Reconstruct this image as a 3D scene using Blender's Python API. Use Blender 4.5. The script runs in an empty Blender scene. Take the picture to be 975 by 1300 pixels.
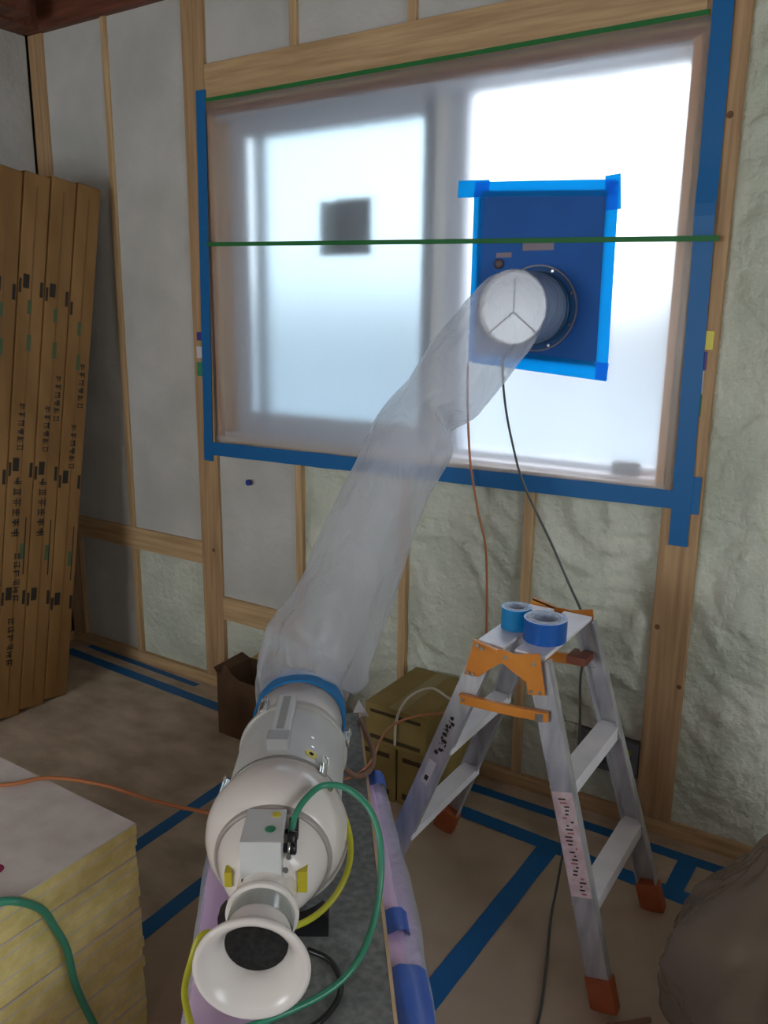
import bpy, bmesh, math, random
from mathutils import Vector, Matrix, noise
random.seed(7)
S = bpy.context.scene
C = S.collection
V = Vector

# ------------------------------------------------------------------ camera
cam = bpy.data.cameras.new('camera'); camo = bpy.data.objects.new('camera', cam); C.objects.link(camo)
yaw, pitch, roll = 0.571638, 0.232113, 0.0118367
fw = V((-math.sin(yaw)*math.cos(pitch), math.cos(yaw)*math.cos(pitch), -math.sin(pitch)))
rt = V((math.cos(yaw), math.sin(yaw), 0)); up = rt.cross(fw)
r2 = rt*math.cos(roll)+up*math.sin(roll); u2 = up*math.cos(roll)-rt*math.sin(roll)
M = Matrix((r2, u2, -fw)).transposed().to_4x4(); M.translation = V((2.34073, -2.34248, 1.53055))
camo.matrix_world = M
cam.sensor_fit = 'VERTICAL'; cam.sensor_height = 36; cam.sensor_width = 27; cam.lens = 36*1050.245/1300
cam.clip_start = 0.02
S.camera = camo
# ------------------------------------------------------------------ view, world, lights
S.view_settings.view_transform = 'Standard'; S.view_settings.look = 'None'
S.view_settings.exposure = 0.0; S.view_settings.gamma = 1.0; S.view_settings.use_curve_mapping = False
W = bpy.data.worlds.new('overcast_sky'); S.world = W; W.use_nodes = True
W.node_tree.nodes['Background'].inputs[0].default_value = (0.86, 0.94, 1.0, 1)
W.node_tree.nodes['Background'].inputs[1].default_value = 4.6
def area(name, loc, target, sx, sy, power, col):
    l = bpy.data.lights.new(name, 'AREA'); l.shape = 'RECTANGLE'; l.size = sx; l.size_y = sy; l.energy = power; l.color = col
    o = bpy.data.objects.new(name, l); C.objects.link(o); o.location = loc
    o.rotation_euler = (V(target)-V(loc)).to_track_quat('-Z', 'Y').to_euler()
    return o
# daylight entering by the two other windows of the room (right-hand wall, rear wall)
area('daylight_window_right', (4.66, -1.9, 1.45), (0, -1.9, 1.45), 1.5, 1.1, 11, (0.93, 0.97, 1.0))
area('daylight_window_rear', (0.25, -5.06, 1.45), (0.25, 0, 1.45), 1.5, 1.1, 28, (0.95, 0.98, 1.0))

# ------------------------------------------------------------------ helpers
def xform_root(o): return o.matrix_basis.copy()
def finish(o, parent):
    if parent is not None:
        o.parent = parent
        o.matrix_parent_inverse = (parent.matrix_basis if parent.parent is None else ident(parent)).inverted()
def ident(o): return Matrix.Identity(4)
def obj(name, bm, m, parent=None, smooth=False):
    me = bpy.data.meshes.new(name)
    if smooth:
        for f in bm.faces: f.smooth = True
    bm.normal_update(); bm.to_mesh(me); bm.free()
    return objm(name, me, m, parent)
def objm(name, me, m, parent=None):
    if not me.materials:
        for k in (m if isinstance(m, (list, tuple)) else [m]): me.materials.append(k)
    o = bpy.data.objects.new(name, me); C.objects.link(o)
    if parent is None and me.vertices:
        xs = [v.co.x for v in me.vertices]; ys = [v.co.y for v in me.vertices]; zs = [v.co.z for v in me.vertices]
        c = V(((min(xs)+max(xs))/2, (min(ys)+max(ys))/2, min(zs)))
        me.transform(Matrix.Translation(-c)); o.location = c
    elif parent is not None:
        finish(o, parent)
    return o
def tag(o, label, cat, group=None):
    o['label'] = label; o['category'] = cat
    if group: o['group'] = group
    return o
def struct(o): o['kind'] = 'structure'; return o
def thing(name, loc, label, cat, group=None):
    o = bpy.data.objects.new(name, None); C.objects.link(o); o.location = loc; o.empty_display_size = .1
    return tag(o, label, cat, group)
def place(name, loc):
    o = bpy.data.objects.new(name, None); C.objects.link(o); o.location = loc; return struct(o)
def B(): return bmesh.new()
def hexa(bm, pts, mi=0):
    v = [bm.verts.new(p) for p in pts]
    fs = [bm.faces.new([v[i] for i in f]) for f in ((0,3,2,1),(4,5,6,7),(0,1,5,4),(1,2,6,5),(2,3,7,6),(3,0,4,7))]
    for f in fs: f.material_index = mi
    return v
def bev(bm, w, seg=2):
    if w: bmesh.ops.bevel(bm, geom=bm.edges[:], offset=w, segments=seg, affect='EDGES', profile=.6)
def box(x0, x1, y0, y1, z0, z1, b=0, seg=2, bm=None):
    bm = bm or B()
    hexa(bm, [(x0,y0,z0),(x1,y0,z0),(x1,y1,z0),(x0,y1,z0),(x0,y0,z1),(x1,y0,z1),(x1,y1,z1),(x0,y1,z1)])
    if b: bev(bm, b, seg)
    return bm
def obox(o, ax, ay, az, r, b=0, bm=None):
    """box given in a local frame: origin o, axes, ranges r=(x0,x1,y0,y1,z0,z1)"""
    bm = bm or B(); x0,x1,y0,y1,z0,z1 = r
    P = lambda x,y,z: o+ax*x+ay*y+az*z
    hexa(bm, [P(x0,y0,z0),P(x1,y0,z0),P(x1,y1,z0),P(x0,y1,z0),P(x0,y0,z1),P(x1,y0,z1),P(x1,y1,z1),P(x0,y1,z1)])
    if b: bev(bm, b)
    return bm
def frame(d, hint=V((0,0,1))):
    d = d.normalized(); a = hint.cross(d)
    if a.length < 1e-4: a = V((1,0,0)).cross(d)
    a.normalize(); return a, d.cross(a).normalized()
def cr(pts, n=8):
    pts = [V(p) for p in pts]; out = []
    P = [pts[0]*2-pts[1]]+pts+[pts[-1]*2-pts[-2]]
    for i in range(1, len(P)-2):
        p0,p1,p2,p3 = P[i-1:i+3]
        for k in range(n):
            t = k/n
            out.append(.5*((2*p1)+(p2-p0)*t+(2*p0-5*p1+4*p2-p3)*t*t+(3*p1-p0-3*p2+p3)*t**3))
    out.append(pts[-1]); return out
def tube(pts, r, n=10, bm=None, cap=True):
    bm = bm or B(); rings = []; a = None
    for i, p in enumerate(pts):
        d = (pts[min(i+1,len(pts)-1)]-pts[max(i-1,0)]).normalized()
        if a is None: a, b = frame(d)
        else:
            a = (a-d*a.dot(d)).normalized(); b = d.cross(a)
        rr = r[i] if isinstance(r, (list,tuple)) else r
        rings.append([bm.verts.new(p+(a*math.cos(2*math.pi*k/n)+b*math.sin(2*math.pi*k/n))*rr) for k in range(n)])
    for i in range(len(rings)-1):
        for k in range(n):
            bm.faces.new([rings[i][k], rings[i][(k+1)%n], rings[i+1][(k+1)%n], rings[i+1][k]])
    if cap:
        bm.faces.new(rings[0][::-1]); bm.faces.new(rings[-1])
    return bm
def lathe(o, ax, prof, n=64, hint=V((0,0,1)), bm=None, a0=0, a1=2*math.pi, close=False):
    """prof: list of (s along axis, radius)"""
    bm = bm or B(); ax = ax.normalized(); a, b = frame(ax, hint)
    full = abs(a1-a0-2*math.pi) < 1e-6; m = n if full else n+1; rings = []
    for s, r in prof:
        rings.append([bm.verts.new(o+ax*s+(a*math.cos(a0+(a1-a0)*k/n)+b*math.sin(a0+(a1-a0)*k/n))*max(r,1e-5)) for k in range(m)])
    if close: rings.append(rings[0])
    for i in range(len(rings)-1):
        for k in range(n):
            bm.faces.new([rings[i][k], rings[i][(k+1)%m], rings[i+1][(k+1)%m], rings[i+1][k]])
    return bm
def disc(o, nrm, r, th, n=24, bm=None):
    return lathe(o, nrm, [(0,0),(0,r),(th,r),(th,0)], n, bm=bm)
def prism(poly, f, th, bm=None):
    """poly of 2d points mapped by f(u,v)->Vector, extruded by vector th"""
    bm = bm or B()
    a = [bm.verts.new(f(u,v)) for u,v in poly]; b = [bm.verts.new(f(u,v)+th) for u,v in poly]
    bm.faces.new(a); bm.faces.new(b[::-1]); n = len(a)
    for i in range(n): bm.faces.new([a[i], b[i], b[(i+1)%n], a[(i+1)%n]])
    bmesh.ops.recalc_face_normals(bm, faces=bm.faces[:])
    return bm
def holed_plate(x0, x1, z0, z1, cx, cz, r, y0, y1, n=96, rad=6, wob=None):
    """vertical plate in the xz plane with a round hole, y0..y1 thick"""
    bm = B(); F = []
    for yy in (y0, y1):
        rings = []
        for j in range(rad+1):
            t = j/rad; ring = []
            for k in range(n):
                a = 2*math.pi*k/n; dx, dz = math.cos(a), math.sin(a)
                e = min((x1-cx)/dx if dx > 1e-6 else ((x0-cx)/dx if dx < -1e-6 else 1e9), (z1-cz)/dz if dz > 1e-6 else ((z0-cz)/dz if dz < -1e-6 else 1e9))
                d = r+(e-r)*t
                p = V((cx+dx*d, yy, cz+dz*d))
                if j == rad:   # keep the corners sharp
                    for X in (x0,x1):
                        for Z in (z0,z1):
                            q = V((X,yy,Z))
                            if (p-q).length < math.pi*e/n*1.2: p = q
                if wob: p.y += wob(p.x, p.z)
                ring.append(bm.verts.new(p))
            rings.append(ring)
        for j in range(rad):
            for k in range(n): bm.faces.new([rings[j][k], rings[j+1][k], rings[j+1][(k+1)%n], rings[j][(k+1)%n]])
        F.append(rings)
    for j in (0, rad):
        for k in range(n): bm.faces.new([F[0][j][k], F[0][j][(k+1)%n], F[1][j][(k+1)%n], F[1][j][k]])
    bmesh.ops.recalc_face_normals(bm, faces=bm.faces[:])
    return bm

# ------------------------------------------------------------------ materials
def nodes(name):
    m = bpy.data.materials.new(name); m.use_nodes = True; nt = m.node_tree
    return m, nt, nt.nodes['Principled BSDF']
def setp(p, **k):
    for a, v in k.items(): p.inputs[a.replace('_', ' ')].default_value = v
def lin(c):
    return tuple(((x/255)/12.92 if x/255 <= .04045 else ((x/255+.055)/1.055)**2.4) for x in c)+(1,)
def noisemat(name, c1, c2, scale=6, rough=.6, bump=.0, bscale=40, metal=0, stretch=(1,1,1), detail=4, spec=.5, lo=.35, hi=.65):
    m, nt, p = nodes(name); N = nt.nodes.new; L = nt.links.new
    tc = N('ShaderNodeTexCoord'); mp = N('ShaderNodeMapping'); mp.inputs['Scale'].default_value = stretch
    L(tc.outputs['Object'], mp.inputs[0])
    n = N('ShaderNodeTexNoise'); n.inputs['Scale'].default_value = scale; n.inputs['Detail'].default_value = detail; L(mp.outputs[0], n.inputs['Vector'])
    r = N('ShaderNodeValToRGB'); r.color_ramp.elements[0].position = lo; r.color_ramp.elements[1].position = hi
    r.color_ramp.elements[0].color = c1 if len(c1) == 4 else c1+(1,); r.color_ramp.elements[1].color = c2 if len(c2) == 4 else c2+(1,)
    L(n.outputs['Fac'], r.inputs[0]); L(r.outputs[0], p.inputs['Base Color'])
    setp(p, Roughness=rough, Metallic=metal); p.inputs['Specular IOR Level'].default_value = spec
    if bump:
        b = N('ShaderNodeBump'); b.inputs['Strength'].default_value = bump; b.inputs['Distance'].default_value = .03 if 'foam' in name else .01
        n2 = N('ShaderNodeTexNoise'); n2.inputs['Scale'].default_value = bscale; n2.inputs['Detail'].default_value = 6; L(mp.outputs[0], n2.inputs['Vector'])
        L(n2.outputs['Fac'], b.inputs['Height']); L(b.outputs[0], p.inputs['Normal'])
    return m
def plain(name, c, rough=.5, metal=0, spec=.5): return noisemat(name, c, tuple(x*.9 for x in c[:3]), 9, rough, 0, 40, metal, spec=spec)
def translucent(name, c, mixf=.5, rough=.3, gloss=True):
    """tape and thin plastic: scatters light on both sides"""
    m, nt, p = nodes(name); N = nt.nodes.new; L = nt.links.new
    setp(p, Base_Color=c+(1,), Roughness=rough); p.inputs['Specular IOR Level'].default_value = .3
    t = N('ShaderNodeBsdfTranslucent'); t.inputs[0].default_value = c+(1,)
    x = N('ShaderNodeMixShader'); x.inputs[0].default_value = mixf
    L(p.outputs[0], x.inputs[1]); L(t.outputs[0], x.inputs[2]); L(x.outputs[0], nt.nodes['Material Output'].inputs[0])
    return m
def clearfilm(name, c, clear=.5, rough=.12, bump=.3, bscale=14, trans=.5, stretch=(1,1,1)):
    """hazy polyethylene: part clear, part milky, shiny wrinkles"""
    m, nt, p = nodes(name); N = nt.nodes.new; L = nt.links.new
    setp(p, Base_Color=c+(1,), Roughness=rough); p.inputs['Specular IOR Level'].default_value = .6
    t = N('ShaderNodeBsdfTranslucent'); t.inputs[0].default_value = c+(1,)
    x = N('ShaderNodeMixShader'); x.inputs[0].default_value = trans; L(p.outputs[0], x.inputs[1]); L(t.outputs[0], x.inputs[2])
    tr = N('ShaderNodeBsdfTransparent'); tr.inputs[0].default_value = (.97,.98,.98,1)
    y = N('ShaderNodeMixShader'); y.inputs[0].default_value = clear; L(x.outputs[0], y.inputs[1]); L(tr.outputs[0], y.inputs[2])
    L(y.outputs[0], nt.nodes['Material Output'].inputs[0])
    tc = N('ShaderNodeTexCoord'); mp = N('ShaderNodeMapping'); mp.inputs['Scale'].default_value = stretch; L(tc.outputs['Object'], mp.inputs[0])
    n2 = N('ShaderNodeTexNoise'); n2.inputs['Scale'].default_value = bscale; n2.inputs['Detail'].default_value = 5; n2.inputs['Distortion'].default_value = 1.0; L(mp.outputs[0], n2.inputs['Vector'])
    b = N('ShaderNodeBump'); b.inputs['Strength'].default_value = bump; b.inputs['Distance'].default_value = .02
    L(n2.outputs['Fac'], b.inputs['Height']); L(b.outputs[0], p.inputs['Normal'])
    return m
def frosted(name, c, rough, milk):
    """rough see-through sheet mixed with a milky scattering part"""
    m, nt, p = nodes(name); N = nt.nodes.new; L = nt.links.new
    g = N('ShaderNodeBsdfGlass'); g.inputs['Color'].default_value = c+(1,); g.inputs['Roughness'].default_value = rough; g.inputs['IOR'].default_value = 1.4
    setp(p, Base_Color=(.86,.88,.9,1), Roughness=.3)
    t = N('ShaderNodeBsdfTranslucent'); t.inputs[0].default_value = (.9,.92,.94,1)
    x = N('ShaderNodeMixShader'); x.inputs[0].default_value = .5; L(p.outputs[0], x.inputs[1]); L(t.outputs[0], x.inputs[2])
    y = N('ShaderNodeMixShader'); y.inputs[0].default_value = milk; L(g.outputs[0], y.inputs[1]); L(x.outputs[0], y.inputs[2])
    L(y.outputs[0], nt.nodes['Material Output'].inputs[0])
    return m
def wood(name, c1, c2, stretch, rough=.6): return noisemat(name, c1, c2, 9, rough, .15, 30, stretch=stretch, detail=6)

w1, w2 = lin((176,144,104)), lin((206,174,130))
WV = wood('pine_vertical', w1, w2, (6,6,.35)); WH = wood('pine_horizontal', w1, w2, (.35,6,6))
WVd = wood('pine_post', lin((160,126,90)), lin((190,156,114)), (7,7,.3))
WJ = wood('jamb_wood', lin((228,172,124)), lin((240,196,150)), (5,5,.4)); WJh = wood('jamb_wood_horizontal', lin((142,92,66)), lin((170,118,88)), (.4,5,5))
FOAM = noisemat('spray_foam', lin((184,184,178)), lin((200,199,194)), 3.5, .75, .18, 26, spec=.25)
FOAMR = noisemat('spray_foam_rough', lin((188,195,178)), lin((212,215,200)), 4, .75, .6, 30, spec=.25)
PLY = noisemat('plywood_floor', lin((170,154,132)), lin((204,188,166)), 7, .7, .1, 60, stretch=(1,1.6,1), detail=8)
KRAFT = noisemat('kraft_board', lin((178,160,136)), lin((194,176,152)), 5, .75, .05, 80, detail=6)
CEIL = wood('dark_red_beam_wood', lin((88,48,32)), lin((122,72,50)), (.4,5,5))
SHEATH = plain('sheathing', lin((150,130,100)), .8)
PLASTER = plain('grey_board', lin((170,168,160)), .8)
ALU = noisemat('sash_aluminium', (.62,.65,.72), (.7,.73,.8), 8, .4, metal=0)
ALUD = noisemat('sash_dark_strip', (.16,.19,.25), (.2,.23,.29), 8, .4)
ALUB = noisemat('sash_light', (.8,.78,.72), (.86,.84,.78), 8, .4)
FILM = frosted('window_plastic_sheet', (.98,.985,1.0), .32, .13)
PANE = frosted('frosted_pane', (.93,.98,1.0), .22, .16)
BLUE = translucent('blue_tape', (.012,.16,.44), .12, .42)
BLUEP = translucent('blue_tape_backlit', (.014,.60,.97), .80, .45)  # same tape as BLUE, the cyan of window backlight put into its colour
GREEN = translucent('green_tape', (.03,.22,.06), .2, .5)
PANEL = noisemat('blue_panel', (.008,.105,.42), (.012,.125,.48), 5, .7)
SPIG = plain('spigot_blue', (.006,.11,.30), .35)
WHITE = noisemat('white_gelcoat', lin((222,214,208)), lin((236,230,224)), 3, .22)
WHITEM = plain('white_metal', lin((214,216,214)), .35)
CLEARG = plain('grey_clear_sleeve', lin((168,172,166)), .15)
PIPEW = plain('white_pipe', lin((238,236,238)), .4)
STEEL = noisemat('bright_steel', (.6,.6,.58), (.75,.75,.73), 20, .25, metal=1)
ALUL = noisemat('ladder_aluminium', (.40,.41,.44), (.58,.58,.6), 14, .45, .05, 60, metal=.55, stretch=(3,3,.6))
TREAD = noisemat('tread_aluminium', (.80,.80,.84), (.88,.88,.92), 14, .4, metal=.1)
ORANGE = noisemat('orange_plastic', (.60,.20,.02), (.72,.27,.035), 10, .4)
REDBOOT = noisemat('red_boot', (.30,.07,.02), (.42,.11,.035), 12, .6)
BLACK = plain('black_plastic', (.012,.012,.014), .35)
DARKIN = noisemat('dark_opening', (.006,.006,.006), (.02,.02,.02), 120, .8)
CARD = noisemat('cardboard', lin((142,104,58)), lin((164,124,74)), 8, .8, .05, 70, stretch=(1,1,.3))
CARDB = noisemat('cardboard_boxes', lin((138,118,66)), lin((156,134,78)), 8, .75, .05, 60)
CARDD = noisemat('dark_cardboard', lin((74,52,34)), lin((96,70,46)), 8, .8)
CARDIN = noisemat('box_flap', lin((150,126,72)), lin((170,144,84)), 8, .8)
INK = plain('black_ink', (.035,.028,.02), .8); GINK = plain('green_ink', lin((88,108,74)), .8)
YFOAM = noisemat('yellow_foam', lin((222,204,124)), lin((238,222,150)), 30, .85, .2, 120)
FACER = noisemat('board_facer', lin((206,196,188)), lin((220,212,204)), 14, .7, .05, 90)
BOARD = noisemat('grey_board_top', lin((104,108,108)), lin((132,136,134)), 60, .75, .1, 200)
BEDGE = noisemat('board_edge', lin((196,170,130)), lin((220,196,158)), 10, .7)
LAV = translucent('lavender_wrap', lin((196,168,222))[:3], .15, .3)
PINKW = noisemat('lavender_pack', lin((206,176,222)), lin((226,200,236)), 4, .35, .2, 12, stretch=(1,1,3))
WRAP = clearfilm('clear_wrap', (.74,.82,.92), .62, .10, .8, 16, .3)
BLUEW = noisemat('blue_wrap', lin((52,92,190)), lin((78,118,206)), 5, .35)
POLY = clearfilm('poly_tube', (.78,.80,.86), .55, .05, 1.0, 24, .4, (1,1,.45))
BAG = clearfilm('debris_bag', (.27,.21,.16), .30, .16, .55, 7, .3)
YEL = plain('yellow_plastic', (.72,.62,.04), .4); GRN = plain('green_plastic', (.03,.26,.12), .5)
HGREEN = plain('green_hose', (.05,.30,.18), .3); HORANGE = plain('orange_hose', (.50,.18,.07), .35)
HGREY = plain('grey_cable', (.10,.11,.10), .5); HBROWN = plain('brown_cable', (.24,.13,.09), .5); HWHITE = plain('pale_cable', (.62,.58,.46), .4)
PAPER = plain('white_label', lin((214,210,214)), .5); PINKL = noisemat('pink_label', lin((204,176,180)), lin((226,208,210)), 40, .5)
GREYBOX = plain('grey_box', (.12,.13,.14), .5)
STICKP = plain('grey_sticker', lin((148,136,150)), .6); VIOL = plain('violet_sticker', lin((62,58,140)), .5)
NWALL = noisemat('neighbour_siding', lin((176,190,206)), lin((196,206,216)), 2, .8)
NROOF = plain('neighbour_roof', lin((120,124,132)), .7)
GLASSB = plain('bulb_glass', (.9,.9,.88), .2)
TCOR = noisemat('tape_core', lin((150,170,200)), lin((190,200,214)), 60, .5)

# ------------------------------------------------------------------ room shell
XL, XR, YR, ZC = -.93, 4.6, -5.0, 2.63
struct(obj('floor', box(XL-.1, XR+.1, YR-.1, .2, -.05, 0), PLY))
ceil = struct(obj('ceiling', box(XL-.1, XR+.1, YR-.1, .2, ZC+.12, ZC+.2), CEIL))
for x in [-.75, .1, .95, 1.8, 2.65, 3.5]:
    obj('ceiling_joist', box(x-.05, x+.05, YR, -.14, ZC+.002, ZC+.12, .004), CEIL, ceil)
obj('perimeter_beam', box(XL, XR, -.02, .13, ZC, ZC+.12, .004), CEIL, ceil)
obj('perimeter_beam', box(XL-.02, XL+.1, YR, -.02, ZC, ZC+.12, .004), CEIL, ceil)

def wall_with_hole(name, axis, pos, th, a0, a1, h0, h1, z0, z1, m):
    bm = B()
    for (p, q, r, s) in ((a0,h0,0,ZC+.12),(h1,a1,0,ZC+.12),(h0,h1,0,z0),(h0,h1,z1,ZC+.12)):
        if axis == 'x': box(pos, pos+th, p, q, r, s, bm=bm)
        else: box(p, q, pos, pos+th, r, s, bm=bm)
    return struct(obj(name, bm, m))
wall_with_hole('wall_right', 'x', XR, .05, YR, .2, -2.65, -1.15, .9, 2.0, PLASTER)
wall_with_hole('wall_rear', 'y', YR-.05, .05, XL, XR, -.5, 1.0, .9, 2.0, PLASTER)

# window wall : sheathing with the opening + timber frame + foam bays
WX0, WX1, WZ0, WZ1 = .085, 1.742, 1.075, 2.222
wf = wall_with_hole('wall_front', 'y', .13, .03, XL-.1, XR, WX0-.02, WX1+.02, WZ0-.02, WZ1+.02, SHEATH)
PZ0 = .045
obj('sole_plate', box(XL, XR, -.002, .12, 0, PZ0, .003), WH, wf)
for x in (-.91+.0, 0, 1.82, 2.73, 3.64):
    x0, x1 = (x-.0525, x+.0525) if x > -.9 else (-.93, -.842)
    obj('post', box(x0, x1, 0, .12, PZ0, ZC, .003), WVd, wf)
def studs(x, z0, z1): obj('stud', box(x-.015, x+.015, .002, .1, z0, z1, .002), WV, wf)
for x in (-.47,): studs(x, PZ0, ZC)
for x in (.455, .91, 1.365): studs(x, PZ0, 1.03); studs(x, 2.392, ZC)
studs(2.275, PZ0, ZC); studs(3.185, PZ0, ZC)
obj('window_header', box(.0525, 1.7675, .0, .12, 2.24, 2.392, .003), WH, wf)
obj('window_cripple', box(.0525, 1.7675, .001, .12, 1.028, 1.06, .003), WH, wf)
obj('nogging', box(-.842, -.0525, .0015, .03, .53, .625, .003), WH, wf)
obj('nogging', box(.0525, .44, .0015, .03, .31, .408, .003), WH, wf)
def foam(x0, x1, z0, z1, amp, depth, seed, m, ridge=0.0, plane='y', pos=0.0, parent=None, res=.02):
    nx = max(4, int((x1-x0)/res)); nz = max(4, int((z1-z0)/res)); bm = B(); g = []
    for j in range(nz+1):
        row = []
        for i in range(nx+1):
            x = x0+(x1-x0)*i/nx; z = z0+(z1-z0)*j/nz
            q = V((x*5+seed, seed*1.7, z*5))
            d = noise.fractal(q, 1.0, 2.0, 4)*amp
            if ridge:
                w = noise.noise(V((x*2.2+seed, 3.1, z*2.2)))
                d += ridge*(1-abs(noise.noise(V((x*4+seed, 9.0, z*10+w*3+x*3)))) *2.2)**3
            e = min(x-x0, x1-x, z-z0, z1-z); d *= min(1, e/.06+.15)
            y = depth-d
            row.append(bm.verts.new((x, pos+y, z) if plane == 'y' else (pos-y, x, z)))
        g.append(row)
    for j in range(nz):
        for i in range(nx):
            f = [g[j][i], g[j][i+1], g[j+1][i+1], g[j+1][i]]
            bm.faces.new(f); 
    for f in bm.faces: f.smooth = True
    return obj('foam_panel', bm, m, parent)
F = lambda *a, **k: foam(*a, parent=wf, **k)
F(-.842, -.485, PZ0, .53, .008, .022, 1, FOAM, .004); F(-.455, -.0525, PZ0, .53, .010, .022, 2, FOAMR, .006)
F(-.842, -.485, .625, ZC, .006, .012, 3, FOAM); F(-.455, -.0525, .625, ZC, .006, .012, 4, FOAM)
F(.0525, .44, PZ0, .31, .010, .022, 5, FOAMR, .006); F(.0525, .44, .408, 1.03, .007, .014, 6, FOAM)
F(.47, .895, PZ0, 1.03, .020, .024, 7, FOAMR, .016, res=.012); F(.925, 1.35, PZ0, 1.03, .020, .024, 8, FOAMR, .018, res=.012)
# the bay with the outlet box is split round the box
F(1.38, 1.7675, .275, 1.03, .020, .024, 9, FOAMR, .022, res=.012); F(1.38, 1.575, PZ0, .275, .010, .02, 10, FOAMR, .006); F(1.575, 1.7675, PZ0, .155, .010, .02, 11, FOAMR, .006)
for a, b, s in ((.0525,.44,12),(.47,.895,13),(.925,1.35,14),(1.38,1.7675,15)): F(a, b, 2.392, ZC, .006, .016, s, FOAM)
F(1.8725, 2.26, PZ0, ZC, .022, .022, 16, FOAMR, .014, res=.014); F(2.29, 2.6775, PZ0, ZC, .014, .02, 17, FOAMR, .006)
F(2.7825, 3.17, PZ0, ZC, .014, .02, 18, FOAMR); F(3.2, 3.5875, PZ0, ZC, .014, .02, 19, FOAMR); F(3.6925, XR, PZ0, ZC, .014, .02, 20, FOAMR)
# left wall
wl = struct(obj('wall_left', box(XL-.15, XL-.1, YR, .13, 0, ZC+.12), SHEATH))
obj('sole_plate', box(XL-.1, XL+.004, YR, -.003, 0, PZ0, .003), WV, wl)
ys = [-.455*k for k in range(1, 11)]
for k, y in enumerate(ys):
    h = .0525 if k % 4 == 3 else .015
    obj('stud', box(XL-.1, XL, y-h, y+h, PZ0, ZC, .003), WV, wl)
edges = [-.003]+[v for k, y in enumerate(ys) for v in (y+(.0525 if k % 4 == 3 else .015), y-(.0525 if k % 4 == 3 else .015))]+[YR]
for k in range(0, len(edges)-1, 2):
    foam(edges[k+1], edges[k], PZ0, ZC, .008, .012, 30+k, FOAM, plane='x', pos=XL, parent=wl, res=.03)

for x, z, r_ in ((1.846,2.03,.009),(1.785,.66,.008),(1.862,.49,.007),(1.80,1.62,.007),(.02,2.05,.008),(.015,.60,.008)):
    obj('wood_knot', lathe(V((x,.002,z)), V((0,-1,0)), [(0,r_),(.0026,r_),(.0026,r_*.5),(.003,0)], 14), noisemat('knot', lin((96,66,44)), lin((120,84,56)), 60, .7), wf)
# ------------------------------------------------------------------ window
wn = place('window_1', (.9, .06, WZ0))
obj('jamb', box(WX0-.022, WX0, .0, .13, WZ0-.02, WZ1+.016, .002), WJ, wn)
obj('jamb', box(WX1, WX1+.024, .0, .13, WZ0-.02, WZ1+.016, .002), WJ, wn)
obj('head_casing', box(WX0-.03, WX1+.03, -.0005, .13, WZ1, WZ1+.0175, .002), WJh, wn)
obj('stool', box(WX0-.03, WX1+.03, -.0005, .13, WZ0-.0195, WZ0, .002), wood('pale_stool', lin((216,198,186)), lin((232,216,204)), (.4,5,5)), wn)
fy = .085
def frame_rect(x0, x1, z0, z1, y0, y1, w, wb=None):
    wb = wb or w; bm = B()
    box(x0, x0+w, y0, y1, z0, z1, bm=bm); box(x1-w, x1, y0, y1, z0, z1, bm=bm)
    box(x0+w, x1-w, y0, y1, z1-w, z1, bm=bm); box(x0+w, x1-w, y0, y1, z0, z0+wb, bm=bm); return bm
obj('outer_frame', frame_rect(WX0, WX1, WZ0, WZ1, fy, fy+.07, .024, .03), ALU, wn)
def sash(x0, x1, y, m, mm):
    s = obj('sash', frame_rect(x0, x1, WZ0+.03, WZ1-.024, y, y+.026, .045, .06), m, wn)
    obj('pane', box(x0+.045, x1-.045, y+.01, y+.014, WZ0+.09, WZ1-.069), mm, s); return s
s1 = sash(WX0+.085, 1.02, fy+.036, ALU, PANE)
s2 = sash(WX0+.024, .955, fy+.004, ALU, PANE)
# meeting stile of the slid-open sash : grey, pale, grey
obj('stile_gasket', box(.915, .955, fy+.001, fy+.004, WZ0+.03, WZ1-.024), ALUD, s2)
obj('meeting_stile', box(.956, 1.0, fy+.0, fy+.035, WZ0+.03, WZ1-.024), ALUB, s1)
obj('meeting_stile', box(1.0, 1.062, fy+.005, fy+.06, WZ0+.03, WZ1-.024), noisemat('stile_grey', (.34,.36,.43), (.4,.42,.5), 8, .4), s1)
obj('head_track', box(WX0+.001, WX1-.001, .018, fy-.001, WZ1-.014, WZ1-.0005, .002), ALU, wn)
obj('sill_cover', box(WX0+.001, WX1-.001, .02, fy-.001, WZ0, WZ0+.012, .002), plain('white_sill', lin((236,228,230)), .4), wn)
obj('window_latch', box(1.60, 1.68, .045, .075, WZ0+.012, WZ0+.05, .006), plain('latch_grey', (.16,.16,.18), .4), wn)
# dark square card on the left pane
nt_ = obj('window_notice', box(.492, .557, fy+.010, fy+.0135, 1.735, 1.915), plain('notice_teal', (.30,.40,.42), .7), None)
tag(nt_, 'grey-teal strip of card beside the dark square behind the window sheet', 'card')
nt2 = obj('window_notice', box(.559, .706, fy+.010, fy+.0135, 1.735, 1.92), plain('notice_grey', (.10,.12,.15), .7), None)
tag(nt2, 'dark grey square card showing blurred on the left window pane', 'card')

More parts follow.
